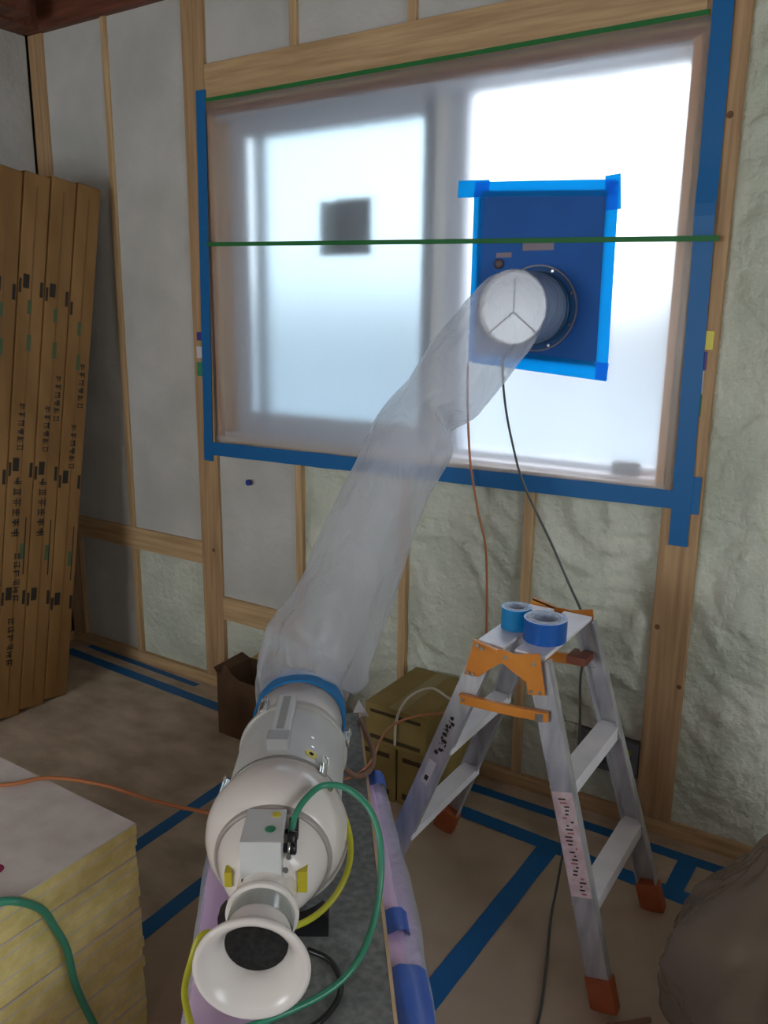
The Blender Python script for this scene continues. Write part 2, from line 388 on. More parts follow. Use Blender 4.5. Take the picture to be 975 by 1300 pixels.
# ------------------------------------------------------------------ outside : neighbour
nb = thing('neighbour_house', (2, 3.2, 0), 'pale blue-grey neighbouring house blurred behind the window sheet', 'house')
obj('wall', box(-4, 6, 3.0, 3.2, -.5, 1.55), NWALL, nb)
obj('eave', box(-4, 6, 2.5, 3.2, 1.55, 1.66), NROOF, nb)
bm = B(); hexa(bm, [(2.2,2.2,3.2),(5,2.2,4.6),(5,3.6,4.6),(2.2,3.6,3.2),(2.2,2.2,3.35),(5,2.2,4.75),(5,3.6,4.75),(2.2,3.6,3.35)])
obj('roof', bm, NROOF, nb)
obj('roof_verge', obox(V((-.1,2.9,3.55)), V((.5,0,-.86)), V((0,1,0)), V((.86,0,.5)), (0,2.6,0,.5,0,.16)), NROOF, nb)
obj('ground_outside', box(-6, 8, .25, 6, -.6, -.5), plain('ground', lin((150,150,145)), .9)); 
struct(bpy.data.objects['ground_outside']); bpy.data.objects['ground_outside'].name = 'floor_outside'
struct(obj('trim_1', box(-.6, 2.4, .16, .62, 2.42, 2.5), NROOF))   # eave over the window

# ------------------------------------------------------------------ plastic sheet and tapes on the wall
SX, SZ, SR = 1.37, 1.558, .1
def wobf(x, z):
    b = max(0, 1-abs(z-1.13)/.07); e = min(x-.045, 1.8-x, 1)
    return -.012*b*abs(noise.noise(V((x*9, 2, z*16))))*min(1, e/.05) if e > 0 else 0
tag(obj('plastic_sheet', holed_plate(.046, 1.80, 1.018, 2.264, SX, SZ, SR+.004, -.003, -.002, rad=18, n=128, wob=wobf), FILM, smooth=True),
    'milky translucent plastic sheet stretched over the whole window', 'plastic sheet')
def strip(p0, p1, w, y, m, th=.0012, wob=.0015, seed=0, n=None, bulge=None):
    """tape strip on the wall between two (x,z) points"""
    a = V((p0[0], 0, p0[1])); b = V((p1[0], 0, p1[1])); d = b-a; Ln = d.length; d.normalize(); q = V((-d.z, 0, d.x))
    n = n or max(4, int(Ln/.03)); bm = B(); rings = []
    for i in range(n+1):
        t = i/n; c = a+d*Ln*t; h = w/2+noise.noise(V((seed, t*Ln*8, 1)))*wob
        yy = y-(bulge(t) if bulge else 0)
        rings.append([bm.verts.new(c+q*s*h+V((0, k, 0))) for s, k in ((-1,yy),(1,yy),(1,yy-th),(-1,yy-th))])
    for i in range(n):
        for k in range(4): bm.faces.new([rings[i][k], rings[i][(k+1)%4], rings[i+1][(k+1)%4], rings[i+1][k]])
    bm.faces.new(rings[0]); bm.faces.new(rings[-1][::-1]); bmesh.ops.recalc_face_normals(bm, faces=bm.faces[:])
    return bm
def tape(label, *a, m=BLUE, name='blue_tape', group=None, **k): return tag(obj(name, strip(*a, m, **k)), label, 'tape', group) if False else tag(obj(name, strip(*a[:3], a[3], m, **k), m), label, 'tape', group)
tape('long vertical blue tape down the window post beside the tall cartons', (.038,2.308), (.010,.968), .046, -.004, seed=1)
tape('wide vertical blue tape with a glossy bulge on the post by the step ladder', (1.803,2.55), (1.822,.912), .052, -.006, seed=2,
     bulge=lambda t: .012*math.exp(-((t-.46)/.05)**2))
tape('horizontal blue tape along the bottom of the plastic sheet', (.0,1.018), (1.83,1.042), .052, -.0045, seed=3)
tape('short blue tape patch on the post beside the bottom corner of the sheet', (1.835,1.06), (1.868,1.06), .105, -.0052, seed=4, wob=.0005)
tape('thin green tape line along the top edge of the plastic sheet', (.046,2.272), (1.775,2.272), .013, -.0038, m=GREEN, name='green_tape', seed=5, wob=.001)
tape('thin green tape line stretched across the middle of the window and blue panel', (.062,1.781), (1.853,1.734), .014, -.0245, m=GREEN, name='green_tape', seed=6, wob=.0006)
for nm, m, r, lb in (('yellow_sticker', YEL, (1.831,1.862,1.455,1.503), 'yellow-green square sticker on the post beside the wide blue tape'),
                 ('violet_sticker', VIOL, (1.829,1.849,1.401,1.449), 'violet square sticker on the post below the yellow sticker'),
                 ('white_sticker', PAPER, (1.829,1.846,1.338,1.399), 'pale grey sticker on the post between violet and green stickers'),
                 ('green_sticker', GRN, (1.829,1.846,1.277,1.334), 'dark green sticker lowest on the post beside the wide blue tape')):
    tag(obj(nm, box(r[0], r[1], -.0035, -.0005, r[2], r[3]), m), lb, 'sticker')
for nm, m, r, lb in (('violet_sticker', VIOL, (-.030,-.004,1.432,1.464), 'small violet sticker peeking out beside the left vertical tape'),
                 ('white_sticker', PAPER, (-.034,-.006,1.366,1.410), 'small white sticker peeking out beside the left vertical tape'),
                 ('green_sticker', GRN, (-.036,-.008,1.297,1.350), 'small green sticker peeking out beside the left vertical tape')):
    tag(obj(nm, box(r[0], r[1], -.003, -.0005, r[2], r[3]), m), lb, 'sticker')
tag(obj('round_sticker', disc(V((.214,.004,.903)), V((0,-1,0)), .012, .01, 20), plain('blue_dot', (.02,.04,.28), .5)), 'small dark blue round dot on foam under the window', 'sticker')

# ------------------------------------------------------------------ blue duct panel
pn = thing('duct_panel', (SX, -.012, 1.40), 'blue rectangular panel with round duct spigot taped to the plastic sheet', 'panel')
bm = holed_plate(1.168, 1.554, 1.412, 1.882, SX, SZ, SR, -.020, -.008, rad=2)
for v in bm.verts:
    if abs(v.co.z-SZ) > .105 or abs(v.co.x-SX) > .105: v.co.z -= .055*(v.co.x-1.36)
obj('panel', bm, PANEL, pn)
fl = obj('flange', lathe(V((SX,-.02,SZ)), V((0,-1,0)), [(0,.101),(0,.122),(.006,.122),(.008,.118),(.008,.101)], 64), plain('flange_blue', (.010,.10,.32), .4), pn, True)
obj('flange_lip', lathe(V((SX,-.026,SZ)), V((0,-1,0)), [(0,.1175),(0,.1225),(.004,.1225),(.004,.1175)], 64), plain('flange_grey', lin((126,130,150)), .4), fl)
for k in range(8):
    a = 2*math.pi*(k+.5)/8
    obj('bolt', disc(V((SX+.112*math.cos(a),-.028,SZ+.112*math.sin(a))), V((0,-1,0)), .004, .003, 8), STEEL, fl)
sp = obj('spigot', lathe(V((SX,.03,SZ)), V((0,-1,0)), [(0,SR),(.23,SR)], 72), SPIG, pn, True)
obj('inner_lining', lathe(V((SX,.03,SZ)), V((0,-1,0)), [(0,SR-.004),(.226,SR-.004),(.23,SR-.002),(.2305,SR)], 72), PIPEW, sp, True)
mem = obj('membrane', lathe(V((SX,-.182,SZ)), V((0,-1,0)), [(0,.0955),(.003,.06),(.004,0)], 64), translucent('white_membrane', (.98,.98,.985), .75, .35), sp, True)
for a in (90, 218, 322):
    a = math.radians(a); e_ = V((SX+.09*math.cos(a), -.187, SZ-.012+.09*math.sin(a)))
    obj('membrane_seam', tube([V((SX,-.1885,SZ-.012)), e_], .0022, 6), plain('seam_pale', lin((190,186,196)), .5), mem)
obj('clamp_band', lathe(V((SX,-.035,SZ)), V((0,-1,0)), [(0,.1005),(0,.1035),(.014,.1035),(.014,.1005)], 64), plain('clamp', (.03,.09,.17), .4), pn, True)
obj('rating_plate', box(1.314, 1.409, -.0215, -.02, 1.720, 1.742), STICKP, pn)
obj('rating_plate', box(1.231, 1.280, -.0215, -.02, 1.703, 1.717), STICKP, pn)
obj('grommet', lathe(V((1.243,-.02,1.685)), V((0,-1,0)), [(0,.014),(.01,.014),(.012,.008),(.012,0)], 20), plain('grommet_brown', lin((96,80,84)), .5), pn, True)
PT = dict(m=BLUEP, y=None)
def ptape(label, p0, p1, w, y, seed): tape(label, p0, p1, w, y, m=BLUEP, seed=seed, wob=.001)
ptape('backlit-coloured blue tape along the top edge of the blue duct panel', (1.155,1.899), (1.575,1.875), .042, -.0205, 11)
ptape('backlit-coloured blue tape down the left edge of the blue duct panel', (1.166,1.895), (1.166,1.40), .030, -.0207, 12)
ptape('backlit-coloured blue tape down the right edge of the blue duct panel', (1.567,1.89), (1.573,1.362), .034, -.0207, 13)
ptape('backlit-coloured blue tape slanting along the bottom edge of the blue duct panel', (1.165,1.420), (1.590,1.384), .05, -.0210, 14)
ptape('backlit-coloured blue tape end overhanging the upper left corner of the duct panel', (1.098,1.902), (1.20,1.898), .048, -.0222, 15)
ptape('backlit-coloured blue tape end folded over the upper right corner of the duct panel', (1.566,1.908), (1.574,1.818), .042, -.0222, 16)

# ------------------------------------------------------------------ blower
A = V((1.616,-1.566,.58)); ax = V((-.55001,.83516,0)); ar = V((.83516,.55001,0)); az = V((0,0,1))
bl = thing('blower_fan', (1.42,-1.27,.432), 'white airtightness test blower with flared bell mouth lying on the grey board', 'blower')
LA = lambda prof, n=72: lathe(A, ax, prof, n)
bell = obj('bell_mouth', LA([(.112,.052),(.075,.052),(.05,.056),(.032,.064),(.018,.074),(.008,.085),(.002,.0885),(-.003,.0885),(-.006,.085),(-.005,.080),(.003,.071),(.015,.062),(.032,.054),(.052,.0495),(.10,.0485)]), WHITE, bl, True)
obj('intake_mesh', LA([(.05,.0488),(.0505,0)]), DARKIN, bell)
obj('throat_sleeve', LA([(.075,.0535),(.112,.0535)]), CLEARG, bl, True)
obj('throat_ring', LA([(.111,.052),(.111,.0585),(.113,.06),(.122,.06),(.124,.0585),(.124,.05)]), WHITE, bl, True)
obj('throat', LA([(.124,.051),(.19,.051)]), WHITE, bl, True)
body = obj('body_shell', LA([(.178,.050),(.180,.060),(.192,.072),(.210,.083),(.232,.0925),(.252,.0985),(.258,.0995),(.262,.106),(.272,.116),(.288,.125),(.308,.1315),(.33,.1345),(.35,.133),(.372,.127),(.392,.119),(.405,.116)], 96), WHITE, bl, True)
obj('front_ring', LA([(.252,.099),(.250,.1025),(.256,.1055),(.263,.1065)], 96), plain('ring_grey', lin((176,168,162)), .3), body, True)
drum = obj('drum', LA([(.405,.1135),(.41,.1150),(.415,.1150),(.63,.1150),(.635,.1135)], 96), WHITEM, bl, True)
obj('seam_band', LA([(.402,.1152),(.402,.1178),(.412,.1178),(.412,.1152)], 96), plain('seam', lin((150,150,146)), .3), drum, True)
obj('rear_band', LA([(.622,.1140),(.622,.1195),(.626,.1205),(.634,.1205),(.638,.1195),(.638,.1140)], 96), plain('band', lin((186,186,180)), .3), drum, True)
col = obj('collar', LA([(.636,.117),(.655,.112),(.67,.1045),(.685,.1035),(.845,.1035),(.845,.100)], 96), WHITE, bl, True)
obj('tape_band', LA([(.768,.1065),(.768,.1105),(.826,.1105),(.826,.1065)], 96), translucent('bright_blue_tape', (.012,.22,.55), .15, .4), col)
def L3(s, r, z): return A+ax*s+ar*r+az*z
def onbody(s, ang, R): return L3(s, R*math.sin(ang), R*math.cos(ang))
bxx = obj('sensor_box', obox(A, ax, ar, az, (.154,.250,-.041,.028,.036,.106), .002), WHITEM, bl)
obj('box_foot', obox(A, ax, ar, az, (.150,.252,-.039,.026,.030,.036)), plain('foot_dark', (.08,.08,.085), .5), bxx)
obj('yellow_dot', disc(L3(.232,.012,.106), az, .008, .0012, 24), YEL, bxx); obj('green_dot', disc(L3(.190,.006,.106), az, .009, .0012, 24), GRN, bxx)
for s, z in ((.188,.072),(.222,.076)):
    co = obj('hose_connector', lathe(L3(s,.028,z), ar, [(0,0),(0,.008),(.008,.008),(.008,.0115),(.02,.0115),(.022,.009),(.022,0)], 20), BLACK, bxx, True)
    obj('connector_elbow', lathe(L3(s-.002,.042,z-.004), V((ax*.45+az*.9)), [(0,0),(0,.0085),(.03,.0085),(.032,.006),(.032,0)], 16), BLACK, co, True)
    obj('connector_ring', lathe(L3(s,.036,z), ar, [(0,.0117),(0,.0125),(.004,.0125),(.004,.0117)], 20), STEEL, co, True)
for s, r, z in ((.165,.034,.045),(.176,.038,.062)):
    obj('small_screw', disc(L3(s,r,z), (az-ax).normalized(), .0045, .006, 10), plain('screw_grey', (.2,.2,.2), .4), bl)
# yellow tape tabs on the front ring of the body
obj('yellow_tab', obox(A, ax, ar, az, (.176,.196,.052,.068,-.006,.034)), YEL, bl); obj('yellow_tab', obox(A, ax, ar, az, (.176,.196,-.072,-.060,.004,.032)), YEL, bl)
# rail handle on the drum
hd = obj('rail_handle', obox(A, ax, ar, az, (.44,.64,-.030,.008,.118,.136), .003), WHITEM, bl)
obj('rail_slot', obox(A, ax, ar, az, (.485,.63,-.019,-.003,.1355,.1368)), plain('slot_grey', lin((168,168,164)), .5), hd)
obj('rail_end', obox(A, ax, ar, az, (.436,.475,-.033,.011,.112,.139), .003), plain('rail_end_grey', lin((170,170,168)), .35), hd)
# latches at both seams
def latch(s, ang, R):
    o = onbody(s, ang, R); n = (ar*math.sin(ang)+az*math.cos(ang)); t = n.cross(ax)
    l = obj('toggle_latch', obox(o, ax, t, n, (-.022,.022,-.008,.008,-.004,.006), .002), STEEL, bl)
    obj('latch_lever', obox(o, ax, t, n, (-.03,.012,-.006,.006,.006,.011), .002), STEEL, l)
    obj('latch_hook', tube(cr([o+ax*.008+t*.006+n*.008, o+ax*.03+t*.006+n*.010, o+ax*.034+n*.010, o+ax*.03-t*.006+n*.010, o+ax*.008-t*.006+n*.008], 4), .0018, 6), STEEL, l)
for ang in (-1.15, .72, 2.6): latch(.405, ang, .119)
for ang in (-.55, 1.35): latch(.645, ang, .119)
for s, ang in ((.47,.50),(.505,.47)):
    o = onbody(s, ang, .1148); obj('rivet', disc(o, (ar*math.sin(ang)+az*math.cos(ang)), .0035, .003, 10), STEEL, bl)
o = onbody(.445, .50, .1148); n_ = (ar*math.sin(.50)+az*math.cos(.50))
yd = obj('yellow_dot', disc(o, n_, .013, .0012, 24), YEL, bl); obj('dot_center', disc(o+n_*.0012, n_, .005, .001, 16), DARKIN, yd)
obj('hose_barb', lathe(onbody(.335,.80,.128), (ar*math.sin(.80)+az*math.cos(.80)), [(0,.007),(.012,.007),(.012,.005),(.02,.005),(.02,0)], 14), plain('barb_green', (.16,.22,.10), .4), bl, True)
for s in (.24, .56):
    R = .13 if s < .3 else .115
    bm = B(); pts = [(-.10,-.148),(.10,-.148),(.10,-.110)]+[(R*math.sin(t), -R*math.cos(t)) for t in [.75-.15*k for k in range(11)]]+[(-.10,-.110)]
    prism(pts, lambda u, v: A+ax*s+ar*u+az*v, ax*.03, bm)
    obj('cradle', bm, BLACK, bl)

# ------------------------------------------------------------------ plastic tube from blower to spigot
def polytube():
    e = A+ax*.845
    ctr = [A+ax*.76, A+ax*.80, A+ax*.845, V((1.118,-.815,.625)), V((1.128,-.770,.690)), V((1.142,-.733,.745)), V((1.152,-.659,.852)), V((1.168,-.586,.988)), V((1.192,-.526,1.110)),
           V((1.222,-.480,1.205)), V((1.262,-.415,1.298)), V((1.312,-.350,1.405)), V((1.352,-.285,1.490)), V((SX,-.22,SZ-.008)), V((SX,-.17,SZ)), V((SX,-.06,SZ))]
    rad = [.105,.106,.1065,.122,.134,.128,.119,.113,.111,.112,.106,.110,.106,.1035,.1015,.1012]
    n = 96; sub = 8
    C1 = cr(ctr, sub); R1 = []
    for i in range(len(rad)-1):
        for k in range(sub): R1.append(rad[i]+(rad[i+1]-rad[i])*k/sub)
    R1.append(rad[-1])
    bm = B(); rings = []; N = len(C1)
    for i, p in enumerate(C1):
        u = i/sub
        d = (C1[min(i+1,N-1)]-C1[max(i-1,0)]).normalized()
        if u <= 2: d = ax
        if u >= 13.2: d = V((0,1,0))
        a = V((1,0,0)); a = (a-d*a.dot(d)).normalized()
        b = d.cross(a)
        ring = []
        for k in range(n):
            t = 2*math.pi*k/n; r = R1[i]
            free = min(1, max(0, (u-2)/1.0), max(0, (13.2-u)/1.0))
            w = noise.fractal(V((math.cos(t)*1.6, math.sin(t)*1.6, u*.55)), 1, 2, 3)*.010
            w += noise.noise(V((math.cos(t)*3, math.sin(t)*3, u*.12+5)))*.006
            # bunched folds near the blower tape and a pinch at the bend
            bunch = math.exp(-((u-3.6)/1.4)**2)*(.012*math.sin(t*7+u*1.3+math.sin(t*3))+.010*(.5-abs(math.sin(t*2.5+u*1.9+2*noise.noise(V((t,u,4)))))))
            pin = math.exp(-((u-9.85)/.26)**2)
            rr = r+free*(w+bunch)
            x = math.cos(t)*rr; y = math.sin(t)*rr
            P = p+a*x+b*y
            if pin > .02:
                # crease on the lower outside of the bend
                s_ = max(0, math.cos(t-.15)); P += a*(-.062)*pin*s_**1.2
            ring.append(bm.verts.new(P))
        rings.append(ring)
    for i in range(N-1):
        for k in range(n): bm.faces.new([rings[i][k], rings[i][(k+1)%n], rings[i+1][(k+1)%n], rings[i+1][k]])
    return bm
tag(obj('plastic_duct_tube', polytube(), POLY, smooth=True), 'clear crinkled plastic duct tube rising from the blower to the panel spigot', 'duct')

# ------------------------------------------------------------------ platform : wrapped packs and grey board
Q = V((1.115,-.559,0)); pd = V((.611,-.791,0)); pnm = V((.791,.611,0))
def pack(name, t0, t1, n0, n1, z0, z1, m, flare, label, cat, tapes, seed):
    r = thing(name, Q+pd*((t0+t1)/2)+pnm*((n0+n1)/2)+az*z0, label, cat)
    def surf(off, k=1.0):
        bm = B(); g = []; nt_, nz = 36, 14
        sec = [(n1, 0), (n1, 1), (n0, 1), (n0, 0)]
        def P(t, e, f):
            # e 0..4 round the section
            i = int(e) % 4; q = e-int(e); a = sec[i]; b = sec[(i+1)%4]
            n_ = a[0]+(b[0]-a[0])*q; h = a[1]+(b[1]-a[1])*q
            z = z0+(z1-z0)*h
            nn = n_+(flare(t) if n_ > (n0+n1)/2 else 0)*max(0, min(1, (n_+.05)/(n1+.05)))
            w = noise.fractal(V((t*2.5+seed, z*14, n_*9)), 1, 2, 3)*.012*k
            sx = 1 if n_ > (n0+n1)/2 else -1
            side = 1 if abs(n_-n1) < 1e-6 or abs(n_-n0) < 1e-6 else 0
            return Q+pd*t+pnm*(nn+(w*sx+off*sx)*side)+az*(max(z0, z+((w*.7-.004+.007*abs(math.sin(n_*120+noise.noise(V((t*6,1,seed)))*2.5)) if n_ > .012 else -abs(w)*.4-off*.3) if side == 0 and h > .5 else (-.006 if h > .99 else 0)) + (off if n_ > .012 and h > .5 else 0)))
        rings = []
        for i in range(nt_+1):
            t = t0+(t1-t0)*i/nt_; tt = min(max(t, t0+.0), t1)
            rings.append([bm.verts.new(P(tt, 4*k_/(4*nz), 0)) for k_ in range(4*nz)])
        for i in range(nt_):
            for k_ in range(4*nz): bm.faces.new([rings[i][k_], rings[i][(k_+1)%(4*nz)], rings[i+1][(k_+1)%(4*nz)], rings[i+1][k_]])
        bm.faces.new(rings[0][::-1]); bm.faces.new(rings[-1]); bmesh.ops.recalc_face_normals(bm, faces=bm.faces[:])
        return bm
    obj('pack_core', surf(0), m, r, True)
    obj('clear_wrap', surf(.006, 1.5), WRAP, r, True)
    for (a, b, mm) in tapes:
        bm = B(); g = []
        for i in range(9):
            t = a+(b-a)*i/8; e1 = n1+flare(t)+.010 if not .7 < a < .9 else .05
            g.append([bm.verts.new(Q+pd*t+pnm*n_+az*(z_+.006*noise.noise(V((t*20, n_*30, 1))))) for n_, z_ in ((.008,z1+.006),(.02,z1+.012),(e1*.5,z1+.014),(e1*.8,z1+.012),(e1,z1-.002),(e1+.003,z1-.08),(e1+.003,z0+.02))])
        for i in range(8):
            for k_ in range(6): bm.faces.new([g[i][k_], g[i][k_+1], g[i+1][k_+1], g[i+1][k_]])
        obj('blue_end_band', bm, mm, r, True)
    return r
fl = lambda t: .022*max(0, min(1, (t-.35)/.5))
pack('wrapped_pack', .305, 1.40, -.345, .036, 0.0, .196, PINKW, lambda t: fl(t)*1.0, 'lavender pack in clear wrap at the bottom of the blower stand', 'pack', [], 3)
pack('wrapped_pack', .305, 1.40, -.345, .038, .207, .416, PINKW, lambda t: fl(t), 'lavender pack in clear wrap directly under the grey board', 'pack', [(.308,.365,BLUEW),(.80,.86,BLUEW),(.945,1.39,BLUEW)], 8)
gb = thing('grey_board', Q+pd*.7+pnm*-.1+az*.418, 'flat grey board with pale edge carrying the white blower', 'board')
obj('board_top', obox(Q, pd, pnm, az, (0,1.42,-.20,0,.418,.431)), BOARD, gb)
obj('edge_strip', obox(Q, pd, pnm, az, (0,1.42,0,.006,.4175,.432)), BEDGE, gb)
bm = B(); prism([(-.02,.418),(.03,.418),(.0,.47)], lambda u, v: Q+pd*-.004+pnm*u+az*v, pd*.003, bm)
obj('torn_corner', bm, PAPER, gb)

# ------------------------------------------------------------------ foam board stack
nb_, th = 20, .025
for i in range(nb_):
    dx, dy = random.uniform(-.004,.002), random.uniform(-.004,.002)
    z = i*th; top = i == nb_-1
    x1, y1 = 1.09+dx, -1.336+dy
    r = thing('insulation_board', (.65,-1.9,z), 'topmost white-faced yellow foam board of the stack, hoses lying on it' if top else 'yellow foam insulation board within the stack below the topmost one', 'board', 'yellow foam boards in the stack')
    if top: x1, y1 = 1.09, -1.336
    obj('foam_core', box(.18+dx, x1, -2.25+dy, y1, z, z+th-.003), YFOAM, r)
    obj('facer', box(.18+dx, x1-.0005, -2.25+dy, y1-.0005, z+th-.003, z+th-.0001), FACER, r)
    if top:
        obj('magenta_mark', disc(V((.985,-1.585,.4996)), az, .016, .0008, 16), plain('magenta', lin((150,30,80)), .6), r)

# ------------------------------------------------------------------ tall cartons
def print_row(n, size, seed):
    """a row of blurred, unreadable stamped characters: n cells of short strokes"""
    rnd = random.Random(seed); bm = B(); w = size*.10
    for i in range(n):
        cx = (i-(n-1)/2)*size*1.08; h = size*.45
        xs = sorted(rnd.uniform(-h*.8, h*.8) for _ in range(rnd.choice((2,3)))); zs = [rnd.uniform(-h*.9, h*.9) for _ in range(rnd.choice((3,4)))]
        for x in xs: box(cx+x-w/2, cx+x+w/2, -h, h*rnd.uniform(.6,1), 0, .0004, bm=bm)
        for z in zs: box(cx-h*rnd.uniform(.7,1), cx+h*rnd.uniform(.7,1), z-w/2, z+w/2, 0, .00045, bm=bm)
    me = bpy.data.meshes.new('printed_text'); bm.to_mesh(me); bm.free(); return me
def carton(yb, yt, H, th_, label, marks, seed):
    ang = math.atan2(yt-yb, 2.01)
    r = thing('tall_carton', (-.655, yb, 0), label, 'carton', 'tall cartons leaning in the corner')
    e = V((0, math.sin(ang), math.cos(ang))); q = V((0, -math.cos(ang), math.sin(ang)))   # up the carton / across to -y
    o = V((-.45, yb, 0)); xx = V((-1,0,0))
    bm = obox(o, xx, q, e, (0,.40,0,th_,0,H), .006)
    # crushed, sagging ends
    for v in bm.verts:
        l = (v.co-o).dot(e)
        if l > H*.9: v.co += e*noise.noise(V((seed, v.co.y*14, v.co.x*9)))*.016 - e*.012*abs((v.co-o).dot(q)/th_-.5)*2
    obj('carton_body', bm, CARD, r)
    obj('tape_seal', obox(o, xx, q, e, (-.0006,0,th_*.47,th_*.53,.05,H-.06)), plain('seal', lin((134,98,54)), .4), r)
    for (l, w, h, qq, m) in marks:   # dark print blocks: height along the carton, size, offset across
        obj('print_mark', obox(o, xx, q, e, (-.001,.0004,qq-w/2,qq+w/2,l-h/2,l+h/2)), m, r)
    return r, o, e, q
def cmarks(th_, shift):
    mk = []
    for l, kind in ((1.62,0),(.93+.02,0),(.46,0)):
        mk += [(l+shift, .024, .05, th_*.72, INK), (l+shift-.02, .012, .055, th_*.12, INK), (l+shift-.018, .009, .05, th_*.94, INK)]
    mk += [(1.53+shift, .014, .05, th_*.55, GINK), (1.40+shift, .016, .06, th_*.5, GINK), (.62+shift, .016, .06, th_*.3, GINK)]
    mk += [(.64+shift, .004, .22, th_*.2, INK)]
    return mk
TH = .106
cart = [carton(-.403, -.065, 2.035, TH, 'tall brown carton leaning nearest the bare foam wall, next to corner tape', cmarks(TH, -.05)[2:], 1),
        carton(-.511, -.178, 2.045, TH, 'tall brown printed carton leaning between two other cartons, second from the wall corner', cmarks(TH, 0), 2),
        carton(-.619, -.291, 2.050, TH, 'tall brown printed carton leaning third from the wall corner', cmarks(TH, .03), 3),
        carton(-.727, -.404, 2.055, TH, 'tall brown carton leaning fourth from the wall corner', cmarks(TH, .02), 4),
        carton(-.835, -.517, 2.045, TH, 'tall brown carton leaning fifth from the wall corner, outermost of the bundle', cmarks(TH, .0), 5)]
tm = [print_row(6, .036, 1), print_row(6, .028, 2), print_row(6, .030, 3)]
for (r, o, e, q), rows in zip(cart, ([(1,1.26,.3),(1,1.02,.5)],[(1,1.22,.25),(0,.80,.62),(1,1.10,.62)],[(1,1.12,.6),(0,.82,.6),(2,.30,.55),(2,.55,.45)],[(1,1.14,.6),(0,.84,.6)],[(1,1.14,.6)])):
    for ti, l, qq in rows:
        t = bpy.data.objects.new('printed_text', tm[ti]); C.objects.link(t)
        if not tm[ti].materials: tm[ti].materials.append(INK)
        t.parent = r; t.matrix_parent_inverse = r.matrix_basis.inverted()
        # text runs down the carton, standing sideways on its face
        R = Matrix((-e, -q, V((1,0,0)))).transposed().to_4x4()
        R.translation = o+V((.0008,0,0))+e*l+q*(TH*qq); t.matrix_basis = R

# ------------------------------------------------------------------ boxes by the wall
def cbox(x0, x1, y0, y1, z0, z1, label, grp=None):
    r = thing('cardboard_box', ((x0+x1)/2, (y0+y1)/2, z0), label, 'box', grp)
    obj('box_body', box(x0, x1, y0, y1, z0, z1-.004, .004), CARDB, r)
    m = (x0+x1)/2
    obj('flap', box(x0, m-.001, y0, y1, z1-.004, z1, .001, 1), CARDB, r); obj('flap', box(m+.001, x1, y0, y1, z1-.004, z1, .001, 1), CARDB, r)
    obj('print_band', box(x0+.02, x1-.02, y0-.0008, y0+.001, z0+(z1-z0)*.12, z0+(z1-z0)*.22), plain('band_dark', lin((70,56,34)), .8), r)
    obj('print_band', box(x0+.02, x1-.02, y0-.0008, y0+.001, z0+(z1-z0)*.78, z0+(z1-z0)*.86), plain('band_dark2', lin((70,56,34)), .8), r)
    obj('packing_tape', box(m-.025, m+.025, y0+.001, y1-.001, z1, z1+.0006), plain('tan_tape', lin((150,132,80)), .3), r)
    return r
cbox(.98, 1.205, -.325, -.006, .20, .335, 'olive brown cardboard box lying on top of two others by the wall')
cbox(.93, 1.088, -.315, -.006, 0, .198, 'lower cardboard box beside the blower stand, under the olive box')
cbox(1.094, 1.25, -.31, -.006, 0, .198, 'lower cardboard box behind the ladder leg, under the olive box')
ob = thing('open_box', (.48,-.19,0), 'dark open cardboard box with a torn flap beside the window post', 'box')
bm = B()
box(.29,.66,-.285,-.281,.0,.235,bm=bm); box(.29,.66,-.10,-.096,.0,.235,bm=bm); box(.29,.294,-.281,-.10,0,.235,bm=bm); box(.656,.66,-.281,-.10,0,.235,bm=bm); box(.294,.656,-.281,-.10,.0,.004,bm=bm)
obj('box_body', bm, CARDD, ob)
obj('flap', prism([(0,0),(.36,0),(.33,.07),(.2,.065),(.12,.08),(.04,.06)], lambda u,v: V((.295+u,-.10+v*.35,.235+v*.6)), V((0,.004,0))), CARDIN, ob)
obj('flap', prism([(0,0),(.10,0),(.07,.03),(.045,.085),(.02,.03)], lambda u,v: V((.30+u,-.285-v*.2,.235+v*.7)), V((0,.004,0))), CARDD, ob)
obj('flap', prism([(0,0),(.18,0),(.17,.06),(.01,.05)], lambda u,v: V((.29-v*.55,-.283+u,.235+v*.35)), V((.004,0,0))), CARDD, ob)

# ------------------------------------------------------------------ outlet box in the wall
eb = thing('outlet_box', (1.67,.03,.16), 'grey electrical outlet box with yellow cable set in foam by the post', 'outlet box')
bm = frame_rect(1.577, 1.765, .16, .272, -.004, .05, .022)
obj('box_frame', bm, GREYBOX, eb)
obj('box_back', box(1.599, 1.743, .045, .05, .182, .25), DARKIN, eb)
obj('yellow_cable', tube(cr([V((1.728,.035,.248)), V((1.732,.006,.23)), V((1.725,.004,.205)), V((1.731,.03,.186))], 5), .008, 8), YEL, eb, True)
obj('divider', box(1.69, 1.698, 0, .045, .182, .25), GREYBOX, eb)
obj('bracket', box(1.575, 1.60, -.0055, -.004, .255, .275), GREYBOX, eb)

